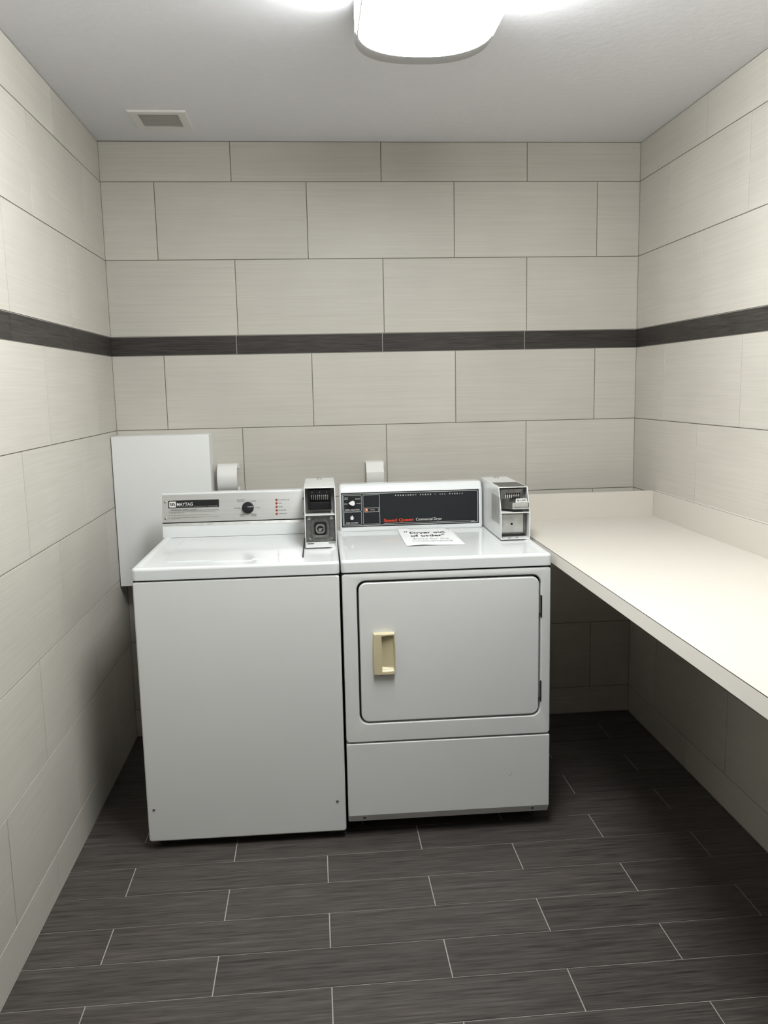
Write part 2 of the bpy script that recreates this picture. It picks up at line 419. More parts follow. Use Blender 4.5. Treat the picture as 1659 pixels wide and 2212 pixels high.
# ------------------------------------------------------------------ ceiling lamp
LX, LY0_, LY1_, LHW, LZ = 1.140, -2.36, -1.100, 0.180, 2.402
la = empty('ceiling_lamp', (LX, (LY0_ + LY1_) / 2, H)); tag(la, 'long glowing white wraparound lamp with rounded ends on the ceiling', 'ceiling lamp')
LC = (LY0_ + LY1_) / 2; LHL = (LY1_ - LY0_) / 2
def stadium(hw, hl, z, y0=0.0, k=24):
    """outline of the lamp: straight sides, rounded ends"""
    out = []; d = min(0.150, hl)
    for cy_, a0 in ((hl - d, 0), (-(hl - d), 180)):
        for i in range(k + 1):
            a = math.radians(a0 + 180 * i / k)
            ca, sa = math.cos(a), math.sin(a); e = 0.80
            out.append(Vector((hw * math.copysign(abs(ca) ** e, ca), y0 + cy_ + d * math.copysign(abs(sa) ** 1.0, sa), z)))
    return out
hz = LZ - H
quick('housing', lambda b: loft(b, [stadium(LHW, LHL, 0), stadium(LHW, LHL, hz + 0.008), stadium(LHW - 0.004, LHL - 0.004, hz + 0.001), stadium(LHW - 0.02, LHL - 0.02, hz + 0.001)]), 'fixture', la, smooth=50)
def dif(b):
    g = LHL - 0.056
    loft(b, [stadium(LHW + 0.0020, g, -0.003), stadium(LHW + 0.0020, g, hz + 0.014)], cap0=False, cap1=False, mi=1)
    loft(b, [stadium(LHW + 0.0020, g, hz + 0.014), stadium(LHW - 0.002, g - 0.003, hz + 0.003), stadium(LHW - 0.012, g - 0.010, hz - 0.0015), stadium(LHW - 0.05, g - 0.05, hz - 0.0025)], cap0=False, cap1=True, mi=0)
quick('diffuser', dif, ['glow', 'glow_side'], la, smooth=50)

# ------------------------------------------------------------------ small makers
def screw(parent, x, y, z, r=0.005, mats='steel'):
    def f(b):
        lathe(b, [(r, 0.0), (r, r * 0.25), (r * 0.7, r * 0.5), (0.0003, r * 0.55)], (x, y, z), axis='y', n=16)
        box(b, (x - r * 0.75, y - r * 0.62, z - r * 0.12), (x + r * 0.75, y - r * 0.5, z + r * 0.12), mi=1)
        box(b, (x - r * 0.12, y - r * 0.62, z - r * 0.75), (x + r * 0.12, y - r * 0.5, z + r * 0.75), mi=1)
    return quick('screw', f, [mats, 'black'], parent)
def foot(parent, x, y, z):
    def f(b):
        lathe(b, [(0.018, 0.0), (0.020, 0.002), (0.020, 0.010), (0.012, 0.014), (0.006, 0.016), (0.006, z)], (x, y, 0), n=20)
    return quick('foot', f, 'rubber', parent)
def slab_top(b, x0, x1, y0, y1, z0, z1, r=0.010):
    """enamelled lid slab: rounded upper edges, raised lip around a shallow tray"""
    def lo(d, z, rr): 
        return [Vector((p.x, p.z, z)) for p in rrect(x0 + d, x1 - d, y0 + d, y1 - d, max(rr - d, 0.002), 0, 5)]
    R0 = 0.016; L = [lo(0.001, z0, R0), lo(0, z0 + 0.002, R0)]
    for i in range(6):
        a = math.pi / 2 * i / 5; L.append(lo(r * (1 - math.cos(a)), z1 - r + r * math.sin(a), R0))
    for d, dz in ((0.016, 0.0), (0.020, -0.0006), (0.026, -0.0028), (0.032, -0.0036)): L.append(lo(d, z1 + dz, R0 + 0.015))
    loft(b, L)

# ------------------------------------------------------------------ washing machine
wx, wy, wa = 0.2315, -0.954, math.radians(-0.65)
WW, WD, WZ, WC = 0.655, 0.655, 0.957, 0.9155
wm = empty('washing_machine', (wx, wy, 0), wa)
tag(wm, 'white top-loading washing machine with plain front and brushed metal console', 'washing machine')
def wcab(b):
    box(b, (0.002, 0.016, 0.045), (WW - 0.002, WD, WC - 0.002), 0.002)
quick('cabinet', wcab, 'panel_white', wm)
def wfront(b):
    plate(b, 0.0, WW, 0.029, WC - 0.003, 0.0, 0.0155, r=0.010, bev=0.006, seg=5)
wf = quick('front_panel', wfront, 'panel_white', wm, smooth=50)
screw(wf, 0.0225, 0.0, 0.144, 0.0048, 'zinc'); screw(wf, 0.627, 0.0, 0.139, 0.0048, 'zinc')
quick('top', lambda b: slab_top(b, -0.002, WW + 0.002, -0.003, WD, WC + 0.0015, WZ), 'enamel', wm, smooth=60)
for fx, fy in ((0.045, 0.05), (WW - 0.045, 0.05), (0.045, WD - 0.05), (WW - 0.045, WD - 0.05)): foot(wm, fx, fy, 0.05)
quick('top_gap_shade', lambda b: box(b, (0.003, 0.0045, WC - 0.006), (WW - 0.003, 0.03, WC + 0.0014)), 'dark', wm, smooth=0)  # dark strip, paints the shade in the gap below the top
# lid, a shallow raised leaf with a finger notch and a black strip painting the slot's shade on its right
LX0, LX1, LY0, LY1 = 0.084, 0.5345, 0.098, 0.505
def lid(b):
    z = WZ - 0.0036
    def lo(d, zz): return [Vector((p.x, p.z, zz)) for p in rrect(LX0 + d, LX1 - d, LY0 + d, LY1 - d, 0.012, 0, 4)]
    loft(b, [lo(0, z - 0.004), lo(0, z + 0.0012), lo(0.0015, z + 0.0024), lo(0.006, z + 0.0026), lo(0.010, z + 0.0016)])
    # finger lip
    loft(b, [[Vector((p.x, p.z, z + 0.0002)) for p in rrect(0.245, 0.375, LY0 - 0.020, LY0 + 0.006, 0.009, 0, 4)],
             [Vector((p.x, p.z, z + 0.0028)) for p in rrect(0.247, 0.373, LY0 - 0.018, LY0 + 0.006, 0.008, 0, 4)]])
quick('lid', lid, 'enamel', wm, smooth=50)
quick('lid_slot_shade', lambda b: box(b, (LX1 + 0.0012, LY0 + 0.004, WZ - 0.004), (LX1 + 0.0058, LY1 - 0.045, WZ - 0.0022)), 'black', wm, smooth=0)
# console, white shell and tilted brushed panel
cy0 = 0.562
prof = [(cy0, WZ - 0.003), (cy0, 0.998), (cy0 + 0.0012, 1.0005), (cy0 + 0.006, 1.0115), (cy0 + 0.0355, 1.1185), (cy0 + 0.040, 1.1215), (cy0 + 0.078, 1.1215), (cy0 + 0.082, 1.118), (cy0 + 0.086, WZ - 0.003)]
KX0, KX1 = -0.0040, 0.5430
quick('console', lambda b: extrude_yz(b, prof, KX0, KX1), 'enamel', wm, bevel=0.0012)
quick('console_trim', lambda b: (extrude_yz(b, [(cy0 - 0.0006, 0.9985), (cy0 + 0.0045, 1.0095), (cy0 + 0.008, 1.0095), (cy0 + 0.004, 0.9985)], KX0 + 0.0008, KX1)), 'zinc', wm, smooth=0)
# tilted panel plane: u to the right, v up the slope
pa = math.atan2(0.0295, 0.107); vdir = Vector((0, math.sin(pa), math.cos(pa))); ndir = Vector((0, -math.cos(pa), math.sin(pa)))
PO = Vector((KX0 + 0.0005, cy0 + 0.006, 1.0125))
def PP(off): return lambda u, v: PO + Vector((u, 0, 0)) + vdir * v + ndir * off
def tilted(name, fn, mats, parent, O, a, **kw):
    """builds fn in a frame where x = u, -y = outwards, z = v, then leans it on the tilted plane"""
    bm = bmesh.new(); fn(bm)
    bm.transform(Matrix.Translation(O) @ Matrix.Rotation(-a, 4, 'X'))
    return obj(name, bm, mats, parent, **kw)
cp = tilted('control_panel', lambda b: plate(b, 0, 0.544, 0.0, 0.107, -0.0016, 0.0, r=0.001, bev=0.0005), 'brushed', wm, PO, pa)
quick('panel_seam', lambda b: box(b, (KX0 + 0.001, cy0 + 0.0035, 1.0098), (KX1, cy0 + 0.0075, 1.0122)), 'black', wm, smooth=0)
P = PP(0.0022)
def badge(b):
    bar(b, 0.0227, 0.2146, 0.0548, 0.0843, PP(0.0019), 0)
    # rounded white square of the emblem
    r_ = rrect(0.0266, 0.0518, 0.0575, 0.0808, 0.003, 0, 3); P2 = PP(0.0022); P3 = PP(0.0025)
    b.faces.new([b.verts.new(P2(p.x, p.z)) for p in r_]).material_index = 1
    for k in range(3):      # slanted stripes
        x = 0.0285 + k * 0.0062
        b.faces.new([b.verts.new(P3(*q)) for q in ((x + 0.0042, 0.0632), (x + 0.0078, 0.0632), (x + 0.0038, 0.0758), (x + 0.0002, 0.0758))]).material_index = 0
    b.faces.new([b.verts.new(P3(*q)) for q in ((0.0425, 0.0758), (0.0447, 0.0758), (0.0492, 0.0632), (0.0470, 0.0632))]).material_index = 0
    P2 = PP(0.0023)
    put_text(b, 'MAYTAG', 0.0556, 0.1153, 0.0628, 0.0752, P2, 0.004, 1)
    put_text(b, 'COMMERCIAL', 0.0560, 0.1140, 0.0585, 0.0608, P2, 0, 2)
    bar(b, 0.1180, 0.1705, 0.0588, 0.0596, P2, 2)
    put_text(b, 'WASHER', 0.1729, 0.2099, 0.0568, 0.0612, P2, 0.0, 2)
quick('badge', badge, ['black', 'print_white', 'print_grey'], cp, smooth=0)
def rules(b):
    put_text(b, 'PERSONAL SAFETY RULES', 0.0338, 0.1303, 0.0462, 0.0498, P, 0.01, shear=0.0006)
    bar(b, 0.0232, 0.2145, 0.0441, 0.0449, P)
    for v in (0.0391, 0.0263, 0.0165): bar(b, 0.0248, 0.0272, v - 0.001, v + 0.001, P)
    put_text(b, 'DO NOT REACH INTO THE WASHER UNTIL THE TUB HAS COMPLETELY', 0.0335, 0.2016, 0.0382, 0.0404, P)
    put_text(b, 'STOPPED SPINNING', 0.0335, 0.0831, 0.0342, 0.0364, P)
    put_text(b, 'DO NOT WASH ARTICLES CONTAINING FLAMMABLE FUMES', 0.0335, 0.1756, 0.0255, 0.0277, P)
    put_text(b, 'DO NOT ALLOW CHILDREN TO OPERATE OR PLAY IN OR WITH OR AROUND', 0.0335, 0.2128, 0.0165, 0.0187, P)
    put_text(b, 'THE WASHER', 0.0335, 0.0667, 0.0127, 0.0149, P)
quick('safety_print', rules, 'print_black', cp, smooth=0)
if True:
    P1 = P
    c = lambda s, x, v, w_, h=0.0040: quick('dial_label', lambda b: put_text(b, s, x - w_ / 2, x + w_ / 2, v - h / 2, v + h / 2, P1), 'print_black', cp, smooth=0)
    c('DELICATES', 0.2978, 0.0795, 0.029); c('AND KNITS', 0.2977, 0.0738, 0.028)
    c('WHITES', 0.3460, 0.0730, 0.020); c('COLORS', 0.3615, 0.0478, 0.020); c('WOOLENS', 0.2835, 0.0475, 0.026)
    c('PERM', 0.3018, 0.0222, 0.0165); c('PRESS', 0.3017, 0.0164, 0.0185); c('BRIGHT', 0.3462, 0.0225, 0.0200); c('COLORS', 0.3461, 0.0165, 0.0215)
    for s, v, w_ in (('MACHINE IN USE', 0.0750, 0.0422), ('SOAK', 0.0615, 0.0135), ('RINSE', 0.0481, 0.0145), ('FINAL SPIN', 0.0345, 0.0285), ('UNBALANCE', 0.0212, 0.0315)):
        quick('indicator_label', lambda b: put_text(b, s, 0.4419, 0.4419 + w_, v - 0.0019, v + 0.0019, P1), 'print_black', cp, smooth=0)
def knob(b):
    lathe(b, [(0.0225, 0.0016), (0.0225, 0.004), (0.0205, 0.006), (0.0195, 0.019), (0.018, 0.021), (0.0004, 0.0215)], (0.3243, 0, 0.0481), axis='y', n=40)
    box(b, (0.304, -0.0225, 0.0450), (0.3445, -0.014, 0.0512), 0.0012)
    box(b, (0.3245, -0.0232, 0.0476), (0.3440, -0.0224, 0.0492), mi=1)
tilted('selector_knob', knob, ['black', 'print_white'], cp, PO, pa)
for v in (0.0753, 0.0617, 0.0481, 0.0347, 0.0210):
    tilted('indicator_lamp', lambda b: (lathe(b, [(0.0046, 0.0016), (0.0046, 0.0026), (0.0040, 0.0028)], (0.4341, 0, v), axis='y', n=20, mi=1),
                                        lathe(b, [(0.0038, 0.0024), (0.0036, 0.0042), (0.002, 0.0056), (0.0002, 0.006)], (0.4341, 0, v), axis='y', n=20)), ['lamp_red', 'lamp_ring'], cp, PO, pa)
for u, v in ((0.0112, 0.0791), (0.0122, 0.0160), (0.5369, 0.0776), (0.5368, 0.0176)):
    def sc(b, u=u, v=v):
        lathe(b, [(0.0046, 0.0016), (0.0044, 0.0026), (0.0004, 0.0038)], (u, 0, v), axis='y', n=16)
        box(b, (u - 0.0032, -0.0039, v - 0.0005), (u + 0.0032, -0.0034, v + 0.0005), mi=1); box(b, (u - 0.0005, -0.0039, v - 0.0032), (u + 0.0005, -0.0034, v + 0.0032), mi=1)
    tilted('screw', sc, ['steel', 'black'], cp, PO, pa)

# ------------------------------------------------------------------ dryer
dx, dy, da = 0.8945, -0.9665, math.radians(-0.5)
DW, DD, DZ, DC = 0.6855, 0.66, 0.9605, 0.9185
dr = empty('dryer', (dx, dy, 0), da)
tag(dr, 'white front-loading dryer with cream door handle and charcoal control panel', 'dryer')
quick('cabinet', lambda b: box(b, (0.002, 0.030, 0.075), (DW - 0.002, DD, DC - 0.003), 0.002), 'panel_white', dr)
HX0, HX1, HZ0, HZ1 = 0.0465, 0.6525, 0.4060, 0.8905
quick('front_frame', lambda b: frame(b, 0, DW, 0.3425, DC - 0.004, 0.012, HX0, HX1, HZ0, HZ1, 0.030, 0.0, 0.0295, bev=0.0035), 'panel_white', dr, smooth=50)
quick('door_gap_shade', lambda b: plate(b, HX0 + 0.0005, HX1 - 0.0005, HZ0 + 0.0005, HZ1 - 0.0005, 0.019, 0.0285, r=0.029, bev=0.001), 'dark', dr)  # dark sheet behind the door, paints shade into the groove around it
door = quick('door', lambda b: plate(b, HX0 + 0.0065, HX1 - 0.0055, HZ0 + 0.0060, HZ1 - 0.0070, 0.001, 0.0185, r=0.026, bev=0.0045, seg=5), 'panel_white', dr, smooth=50)
quick('hinge', lambda b: (box(b, (HX1 - 0.0052, -0.001, 0.760), (HX1 - 0.0002, 0.012, 0.822), 0.0012), box(b, (HX1 - 0.0005, -0.0016, 0.745), (HX1 + 0.0035, 0.004, 0.820), 0.0012, mi=1)), ['steel', 'black'], dr)
quick('hinge', lambda b: (box(b, (HX1 - 0.0052, -0.001, 0.470), (HX1 - 0.0002, 0.012, 0.528), 0.0012), box(b, (HX1 - 0.0005, -0.0016, 0.455), (HX1 + 0.0030, 0.004, 0.528), 0.0012, mi=1)), ['steel', 'black'], dr)
# moulded handle: raised grip on the left, scoop on the right
def handle(b):
    cx, cz, hw, hh = 0.1315, 0.6465, 0.0375, 0.0710
    NU, NV = 60, 76
    xs = sorted(set([-1 + 2 * i / NU for i in range(NU + 1)] + [-0.245, -0.225])); zs = [-1 + 2 * j / NV for j in range(NV + 1)]
    def hgt(u, v):
        e = min(1 - abs(u), (1 - abs(v)) * hh / hw); edge = min(max(e / 0.07, 0), 1) ** 0.5
        z = 0.017 * edge * (0.93 + 0.07 * (1 - u * u))
        if u > -0.235:      # the scoop
            inside = min((u + 0.235) / 0.02, (0.90 - u) / 0.10, (0.87 + 0.02 * u - v) / 0.03, (v + 0.845 - 0.055 * (u - 0.3) ** 2) / 0.20)
            inside = min(max(inside, 0), 1); inside = inside * inside * (3 - 2 * inside)
            deep = 0.0158 * (1 - 0.42 * max(0, (u + 0.235) / 1.1) ** 2)
            z -= deep * inside
        return z
    V = [[b.verts.new((cx + u * hw * (0.925 + 0.075 * (1 - v * v)), 0.001 - hgt(u, v), cz + v * hh)) for u in xs] for v in zs]
    for j in range(len(zs) - 1):
        for i in range(len(xs) - 1): b.faces.new((V[j][i], V[j][i + 1], V[j + 1][i + 1], V[j + 1][i]))
hd = quick('handle', handle, 'cream', door, smooth=48); hd['label'] = 'cream moulded pull handle'
def kick(b):
    L = [rrect(0, DW, 0.0550, 0.3375, 0.010, 0.0295)]
    L = []
    prof_ = [(0.0295, 0.3375), (0.003, 0.3375), (0.0008, 0.3362), (0.0, 0.3340), (0.0, 0.0850), (0.0012, 0.0825), (0.0165, 0.0560), (0.020, 0.0540), (0.0295, 0.0540)]
    loops = []
    for x, ins in ((0.0, 0.003), (0.001, 0.0012), (0.003, 0.0)):
        loops.append([Vector((x, yy + (ins if yy < 0.02 else 0), zz + (ins if zz < 0.07 else (-ins if zz > 0.33 else 0)))) for yy, zz in prof_])
    loops += [[Vector((DW - p.x, p.y, p.z)) for p in lp_] for lp_ in loops[::-1]]
    loft(b, loops)
kp = quick('kick_panel', kick, 'panel_white', dr, smooth=40)
for x in (0.0540, 0.6290):
    def sc(b, x=x):
        lathe(b, [(0.0052, 0.0), (0.0052, 0.0015), (0.003, 0.003), (0.0003, 0.0034)], (0, 0, 0), axis='y', n=16)
        bmesh.ops.transform(b, matrix=Matrix.Translation((x, 0.0075, 0.0715)) @ Matrix.Rotation(math.radians(30), 4, 'X'), verts=b.verts)
    quick('screw', sc, 'cast', kp)
quick('scratch', lambda b: (b.faces.new([b.verts.new(v) for v in ((0.545, -0.0003, 0.196), (0.5465, -0.0003, 0.1952), (0.5563, -0.0003, 0.2055), (0.5555, -0.0003, 0.2062))])), 'print_grey', kp, smooth=0)
for fx, fy in ((0.05, 0.07), (DW - 0.06, 0.07), (0.05, DD - 0.06), (DW - 0.05, DD - 0.06)): foot(dr, fx, fy, 0.08)
quick('top', lambda b: slab_top(b, -0.002, DW + 0.002, -0.003, DD, DC + 0.0015, DZ, 0.011), 'enamel', dr, smooth=60)
quick('top_gap_shade', lambda b: box(b, (0.003, 0.0050, DC - 0.008), (DW - 0.003, 0.032, DC + 0.0014)), 'dark', dr, smooth=0)  # shade between cabinet and top, painted as a dark strip
# console shell with rounded shoulders
ky = 0.5560; QX0, QX1 = 0.0095, 0.5680
def dcon(b):
    prof_ = [(ky + 0.010, DZ - 0.003, 0.0), (ky + 0.002, DZ - 0.003, 0.0), (ky, DZ + 0.001, 0.0), (ky, DZ + 0.004, 0), (ky + 0.005, 1.1090, 0), (ky + 0.0065, 1.1120, 0.0004), (ky + 0.0170, 1.1300, 0.002), (ky + 0.0225, 1.1365, 0.0042), (ky + 0.030, 1.1385, 0.0065), (ky + 0.075, 1.1385, 0.0065), (ky + 0.084, 1.134, 0.004), (ky + 0.087, 1.12, 0.001), (ky + 0.087, DZ - 0.003, 0)]
    loops = []
    R0 = 0.012
    for k in range(7):
        a = math.pi / 2 * k / 6; ex = R0 * (1 - math.sin(a)); e = R0 * (1 - math.cos(a)) * 0
        ins = R0 * (1 - math.sin(a)) ** 1.0
        x = R0 * (1 - math.cos(a)) if False else R0 * (1 - math.cos(math.pi / 2 * k / 6))
        ins = R0 * (1 - math.sin(math.pi / 2 * k / 6))
        lp_ = []
        for yy, zz, _ in prof_:
            y2 = yy + ins if yy < ky + 0.04 else yy
            z2 = zz - ins if zz > 1.10 else (zz + ins * 0.5 if zz > 0.9 and yy < ky + 0.04 else zz)
            lp_.append((y2, z2))
        loops.append((x, lp_))
    L = [[Vector((QX0 + x, y_, z_)) for y_, z_ in lp_] for x, lp_ in loops] + [[Vector((QX1 - x, y_, z_)) for y_, z_ in lp_] for x, lp_ in loops[::-1]]
    loft(b, L)
quick('console', dcon, 'enamel', dr, smooth=35)
qa = math.atan2(0.005, 0.144)
QO = Vector((0.0226, ky + 0.0005, 0.9795)); vd2 = Vector((0, math.sin(qa), math.cos(qa))); nd2 = Vector((0, -math.cos(qa), math.sin(qa)))
def QP(off): return lambda u, v: QO + Vector((u, 0, 0)) + vd2 * v + nd2 * off
dp = tilted('control_panel', lambda b: plate(b, -0.0042, 0.5300, -0.0042, 0.1285, -0.0016, 0.001, r=0.0015, bev=0.0005), 'panel_black', dr, QO, qa)
P = QP(0.0022)
def lines(b):
    outline(b, 0, 0.5255, 0, 0.1245, 0.0014, 0.005, P)
    outline(b, 0.0042, 0.0729, 0.0570, 0.1190, 0.0008, 0.003, P); outline(b, 0.0038, 0.0721, 0.0050, 0.0545, 0.0008, 0.003, P)
    outline(b, 0.0785, 0.1432, 0.0050, 0.1190, 0.0008, 0.003, P); outline(b, 0.0844, 0.1393, 0.0522, 0.0684, 0.0009, 0.0005, P)
    bar(b, 0.1576, 0.5140, 0.0058, 0.0066, P); bar(b, 0.4980, 0.5120, 0.0026, 0.0036, QP(0.0024))
quick('panel_lines', lines, 'print_white', dp, smooth=0)
if True:
    c = lambda s, x, v, w_, h=0.0038, bo=0.0: quick('control_label', lambda b: put_text(b, s, x - w_ / 2, x + w_ / 2, v - h / 2, v + h / 2, P, bo), 'print_white', dp, smooth=0)
    c('PERM', 0.0145, 0.1093, 0.0125); c('PRESS', 0.0140, 0.1042, 0.0135); c('DELICATE', 0.0585, 0.1045, 0.0195); c('NORMAL', 0.0120, 0.0861, 0.0150); c('NO HEAT', 0.0620, 0.0865, 0.0165)
    c('FABRIC SELECTION', 0.0368, 0.0628, 0.0550, 0.0046, 0.01); c('PUSH TO START', 0.0357, 0.0118, 0.0455, 0.0048, 0.01); c('IN USE', 0.1150, 0.0606, 0.0155)
def dprint(b):
    words = ['P', 'E', 'R', 'M', 'A', 'N', 'E', 'N', 'T', None, 'P', 'R', 'E', 'S', 'S', None, '•', None, 'A', 'L', 'L', None, 'F', 'A', 'B', 'R', 'I', 'C']
    adv = {None: 0.0090}; tot = sum(adv.get(w_, 0.0098) for w_ in words) - 0.0052; k = (0.4675 - 0.2037) / tot; x = 0.2037
    for w_ in words:
        if w_ == '•': put_text(b, w_, x, x + 0.003, 0.1125, 0.1155, P)
        elif w_ == 'I': bar(b, x + 0.0015, x + 0.0026, 0.1115, 0.1160, P)
        elif w_: put_text(b, w_, x, x + 0.0046, 0.1115, 0.1160, P, 0.02)
        x += adv.get(w_, 0.0098) * k
quick('model_print', lambda b: put_text(b, 'Commercial Dryer', 0.2829, 0.3841, 0.0100, 0.0235, P, 0.0), 'print_white', dp, smooth=0)
quick('panel_heading', dprint, 'print_white', dp, smooth=0)
quick('brand_print', lambda b: put_text(b, 'Speed Queen', 0.1579, 0.2727, 0.0085, 0.0240, P, 0.026), 'print_red', dp, smooth=0)
def dk(b):
    # teardrop pointer knob, tip to the left
    def drop(s, y): 
        out = []
        for i in range(28):
            a = 2 * math.pi * i / 28; x = math.cos(a); z = math.sin(a)
            if x < 0: x *= 1.0 + 0.75 * (1 - abs(z)) ** 1.0; z *= 1 - 0.10 * min(1, -x)
            out.append(Vector((0.0385 + 0.0088 * s * x, y, 0.0895 + 0.0098 * s * z)))
        return out
    lathe(b, [(0.0095, 0.0016), (0.0090, 0.010)], (0.0385, 0, 0.0895), axis='y', n=24, mi=1)
    loft(b, [drop(0.95, -0.009), drop(1.0, -0.011), drop(1.0, -0.019), drop(0.93, -0.0205)])
tilted('fabric_knob', dk, ['white_plastic', 'black'], dp, QO, qa)
tilted('start_button', lambda b: (lathe(b, [(0.0078, 0.0016), (0.0076, 0.004), (0.0060, 0.005)], (0.0350, 0, 0.0312), axis='y', n=24, mi=1),
                                  lathe(b, [(0.0050, 0.004), (0.0050, 0.012), (0.0042, 0.0135), (0.0003, 0.014)], (0.0350, 0, 0.0312), axis='y', n=24)), ['white_plastic', 'chrome'], dp, QO, qa)
tilted('indicator_lamp', lambda b: (box(b, (0.0862, -0.0022, 0.0540), (0.0972, -0.0016, 0.0668), mi=1), box(b, (0.0885, -0.0034, 0.0570), (0.0952, -0.0020, 0.0645), 0.0006)), ['lamp_lit', 'lamp_red'], dp, QO, qa)

# ------------------------------------------------------------------ coin boxes
def coin_box(loc, rz, w, h, depth, lean, zdiv, label):
    """local: x across, front at y=0, z up; the part above the divider leans back"""
    r = empty('coin_box', loc, rz); tag(r, label, 'coin box', 'coin boxes on the machines')
    t = 0.0032
    def housing(b):
        for x in (0, w - t):
            loft(b, [[Vector((x + e, y_, z_)) for y_, z_ in ((0, 0), (depth, 0), (depth, h), (lean, h), (0, zdiv))] for e in (0, t)])
        box(b, (t, 0.0, 0), (w - t, depth, t)); box(b, (t, lean, h - t), (w - t, depth, h)); box(b, (t, depth - t, t), (w - t, depth, h - t))
        box(b, (t, 0.0006, zdiv - t / 2), (w - t, depth * 0.5, zdiv + t / 2))
        box(b, (t, 0.075, t), (w - t, 0.078, h - t))                 # inner bulkhead
    quick('housing', housing, 'coinbox', r, bevel=0.0009)
    quick('top_lock', lambda b: (lathe(b, [(0.011, 0.0), (0.011, 0.003), (0.0085, 0.004)], (w * 0.5, depth - 0.055, h), n=24), lathe(b, [(0.0075, 0.003), (0.0075, 0.009), (0.006, 0.0105), (0.0004, 0.0108)], (w * 0.5, depth - 0.055, h), n=24)), 'chrome', r)
    return r, t
# left box on the washing machine: black coin slide above, cast lock plate below
w1, h1, d1, l1, z1 = 0.1090, 0.2080, 0.345, 0.034, 0.1145
c1, t = coin_box((0.7790, -0.7145, 0.9572), math.radians(-0.6), w1, h1, d1, l1, z1, 'tall coin box on the washer with black coin slide and round lock')
def slideA(b):
    yf = 0.040
    plate(b, 0.012, w1 - 0.014, z1 + 0.014, h1 - 0.010, yf, 0.075, r=0.003, bev=0.001)
    box(b, (0.018, yf - 0.018, z1 + 0.020), (w1 - 0.018, yf, z1 + 0.042), 0.002)         # lower carriage
    box(b, (0.013, yf - 0.022, z1 + 0.016), (0.019, yf, z1 + 0.058), 0.001); box(b, (w1 - 0.020, yf - 0.022, z1 + 0.016), (w1 - 0.014, yf, z1 + 0.058), 0.001)
quick('slide_body', slideA, 'black', c1)
def pins(b, x0, x1, n, y0, y1, za, zb):
    for k in range(n):
        x = x0 + (x1 - x0) * k / (n - 1)
        box(b, (x - 0.0019, y0, za), (x + 0.0019, y1, zb), 0.0006, 1)
quick('coin_fingers', lambda b: pins(b, 0.026, w1 - 0.027, 9, 0.030, 0.041, z1 + 0.050, z1 + 0.067), 'chrome', c1)
for x in (0.028, w1 / 2, w1 - 0.030):
    quick('rivet', lambda b: lathe(b, [(0.0018, 0.0), (0.0015, 0.001), (0.0002, 0.0014)], (x, 0.040, h1 - 0.018), axis='y', n=12), 'steel', c1)
def lockplate(b):
    z_a, z_b = 0.0165, z1 - 0.0035
    plate(b, 0.0045, w1 - 0.0045, z_a, z_b, 0.014, 0.020, r=0.003, bev=0.0012)
    cx, cz = w1 / 2 - 0.001, (z_a + z_b) / 2 + 0.001
    frame(b, cx - 0.034, cx + 0.034, cz - 0.036, cz + 0.036, 0.018, cx - 0.022, cx + 0.022, cz - 0.024, cz + 0.024, 0.010, 0.0115, 0.0145, bev=0.0025)
lpz = quick('lock_plate', lockplate, 'cast', c1)
cx1, cz1 = w1 / 2 - 0.001, (0.0165 + z1 - 0.0035) / 2 + 0.001
def lockA(b):
    plate(b, cx1 - 0.021, cx1 + 0.021, cz1 - 0.023, cz1 + 0.023, 0.0125, 0.0138, r=0.009, bev=0.0004, mi=1)
    frame(b, cx1 - 0.0155, cx1 + 0.0155, cz1 - 0.0165, cz1 + 0.0165, 0.011, cx1 - 0.0115, cx1 + 0.0115, cz1 - 0.0115, cz1 + 0.0115, 0.0113, 0.0095, 0.013, bev=0.0012)
    lathe(b, [(0.0112, 0.0), (0.0112, 0.0006)], (cx1, 0.0125, cz1), axis='y', n=28, mi=1)
    lathe(b, [(0.0060, 0.0006), (0.0055, 0.004), (0.0003, 0.0042)], (cx1 - 0.001, 0.0125, cz1 - 0.003), axis='y', n=24, mi=2)
    box(b, (cx1 - 0.0015, 0.0082, cz1 - 0.0005), (cx1 + 0.011, 0.0105, cz1 + 0.0018), 0.0004, mi=2)
quick('key_lock', lockA, ['chrome', 'black', 'steel'], lpz)
for sx in (0.0150, w1 - 0.0150):
    for sz in (0.0255, z1 - 0.0120):
        quick('bolt', lambda b: lathe(b, [(0.0062, 0.0), (0.0060, 0.0016), (0.0045, 0.0028), (0.0003, 0.0030)], (sx, 0.014, sz), axis='y', n=20), 'steel' if sz > 0.05 else 'cast', lpz)
quick('added_apron', lambda b: box(b, (0.0034, 0.0100, 0.0034), (w1 - 0.0034, 0.0130, 0.0175)), 'coinbox', c1, smooth=0)  # added pale plate, covers the shaded band below the lock plate
for xa, xb, za in ((0.006, 0.030, 0.0120), (w1 - 0.028, w1 - 0.005, 0.0130)):
    quick('drawer_gap', lambda b: box(b, (xa, 0.0092, za), (xb, 0.0102, za + 0.0022)), 'black', c1, smooth=0)

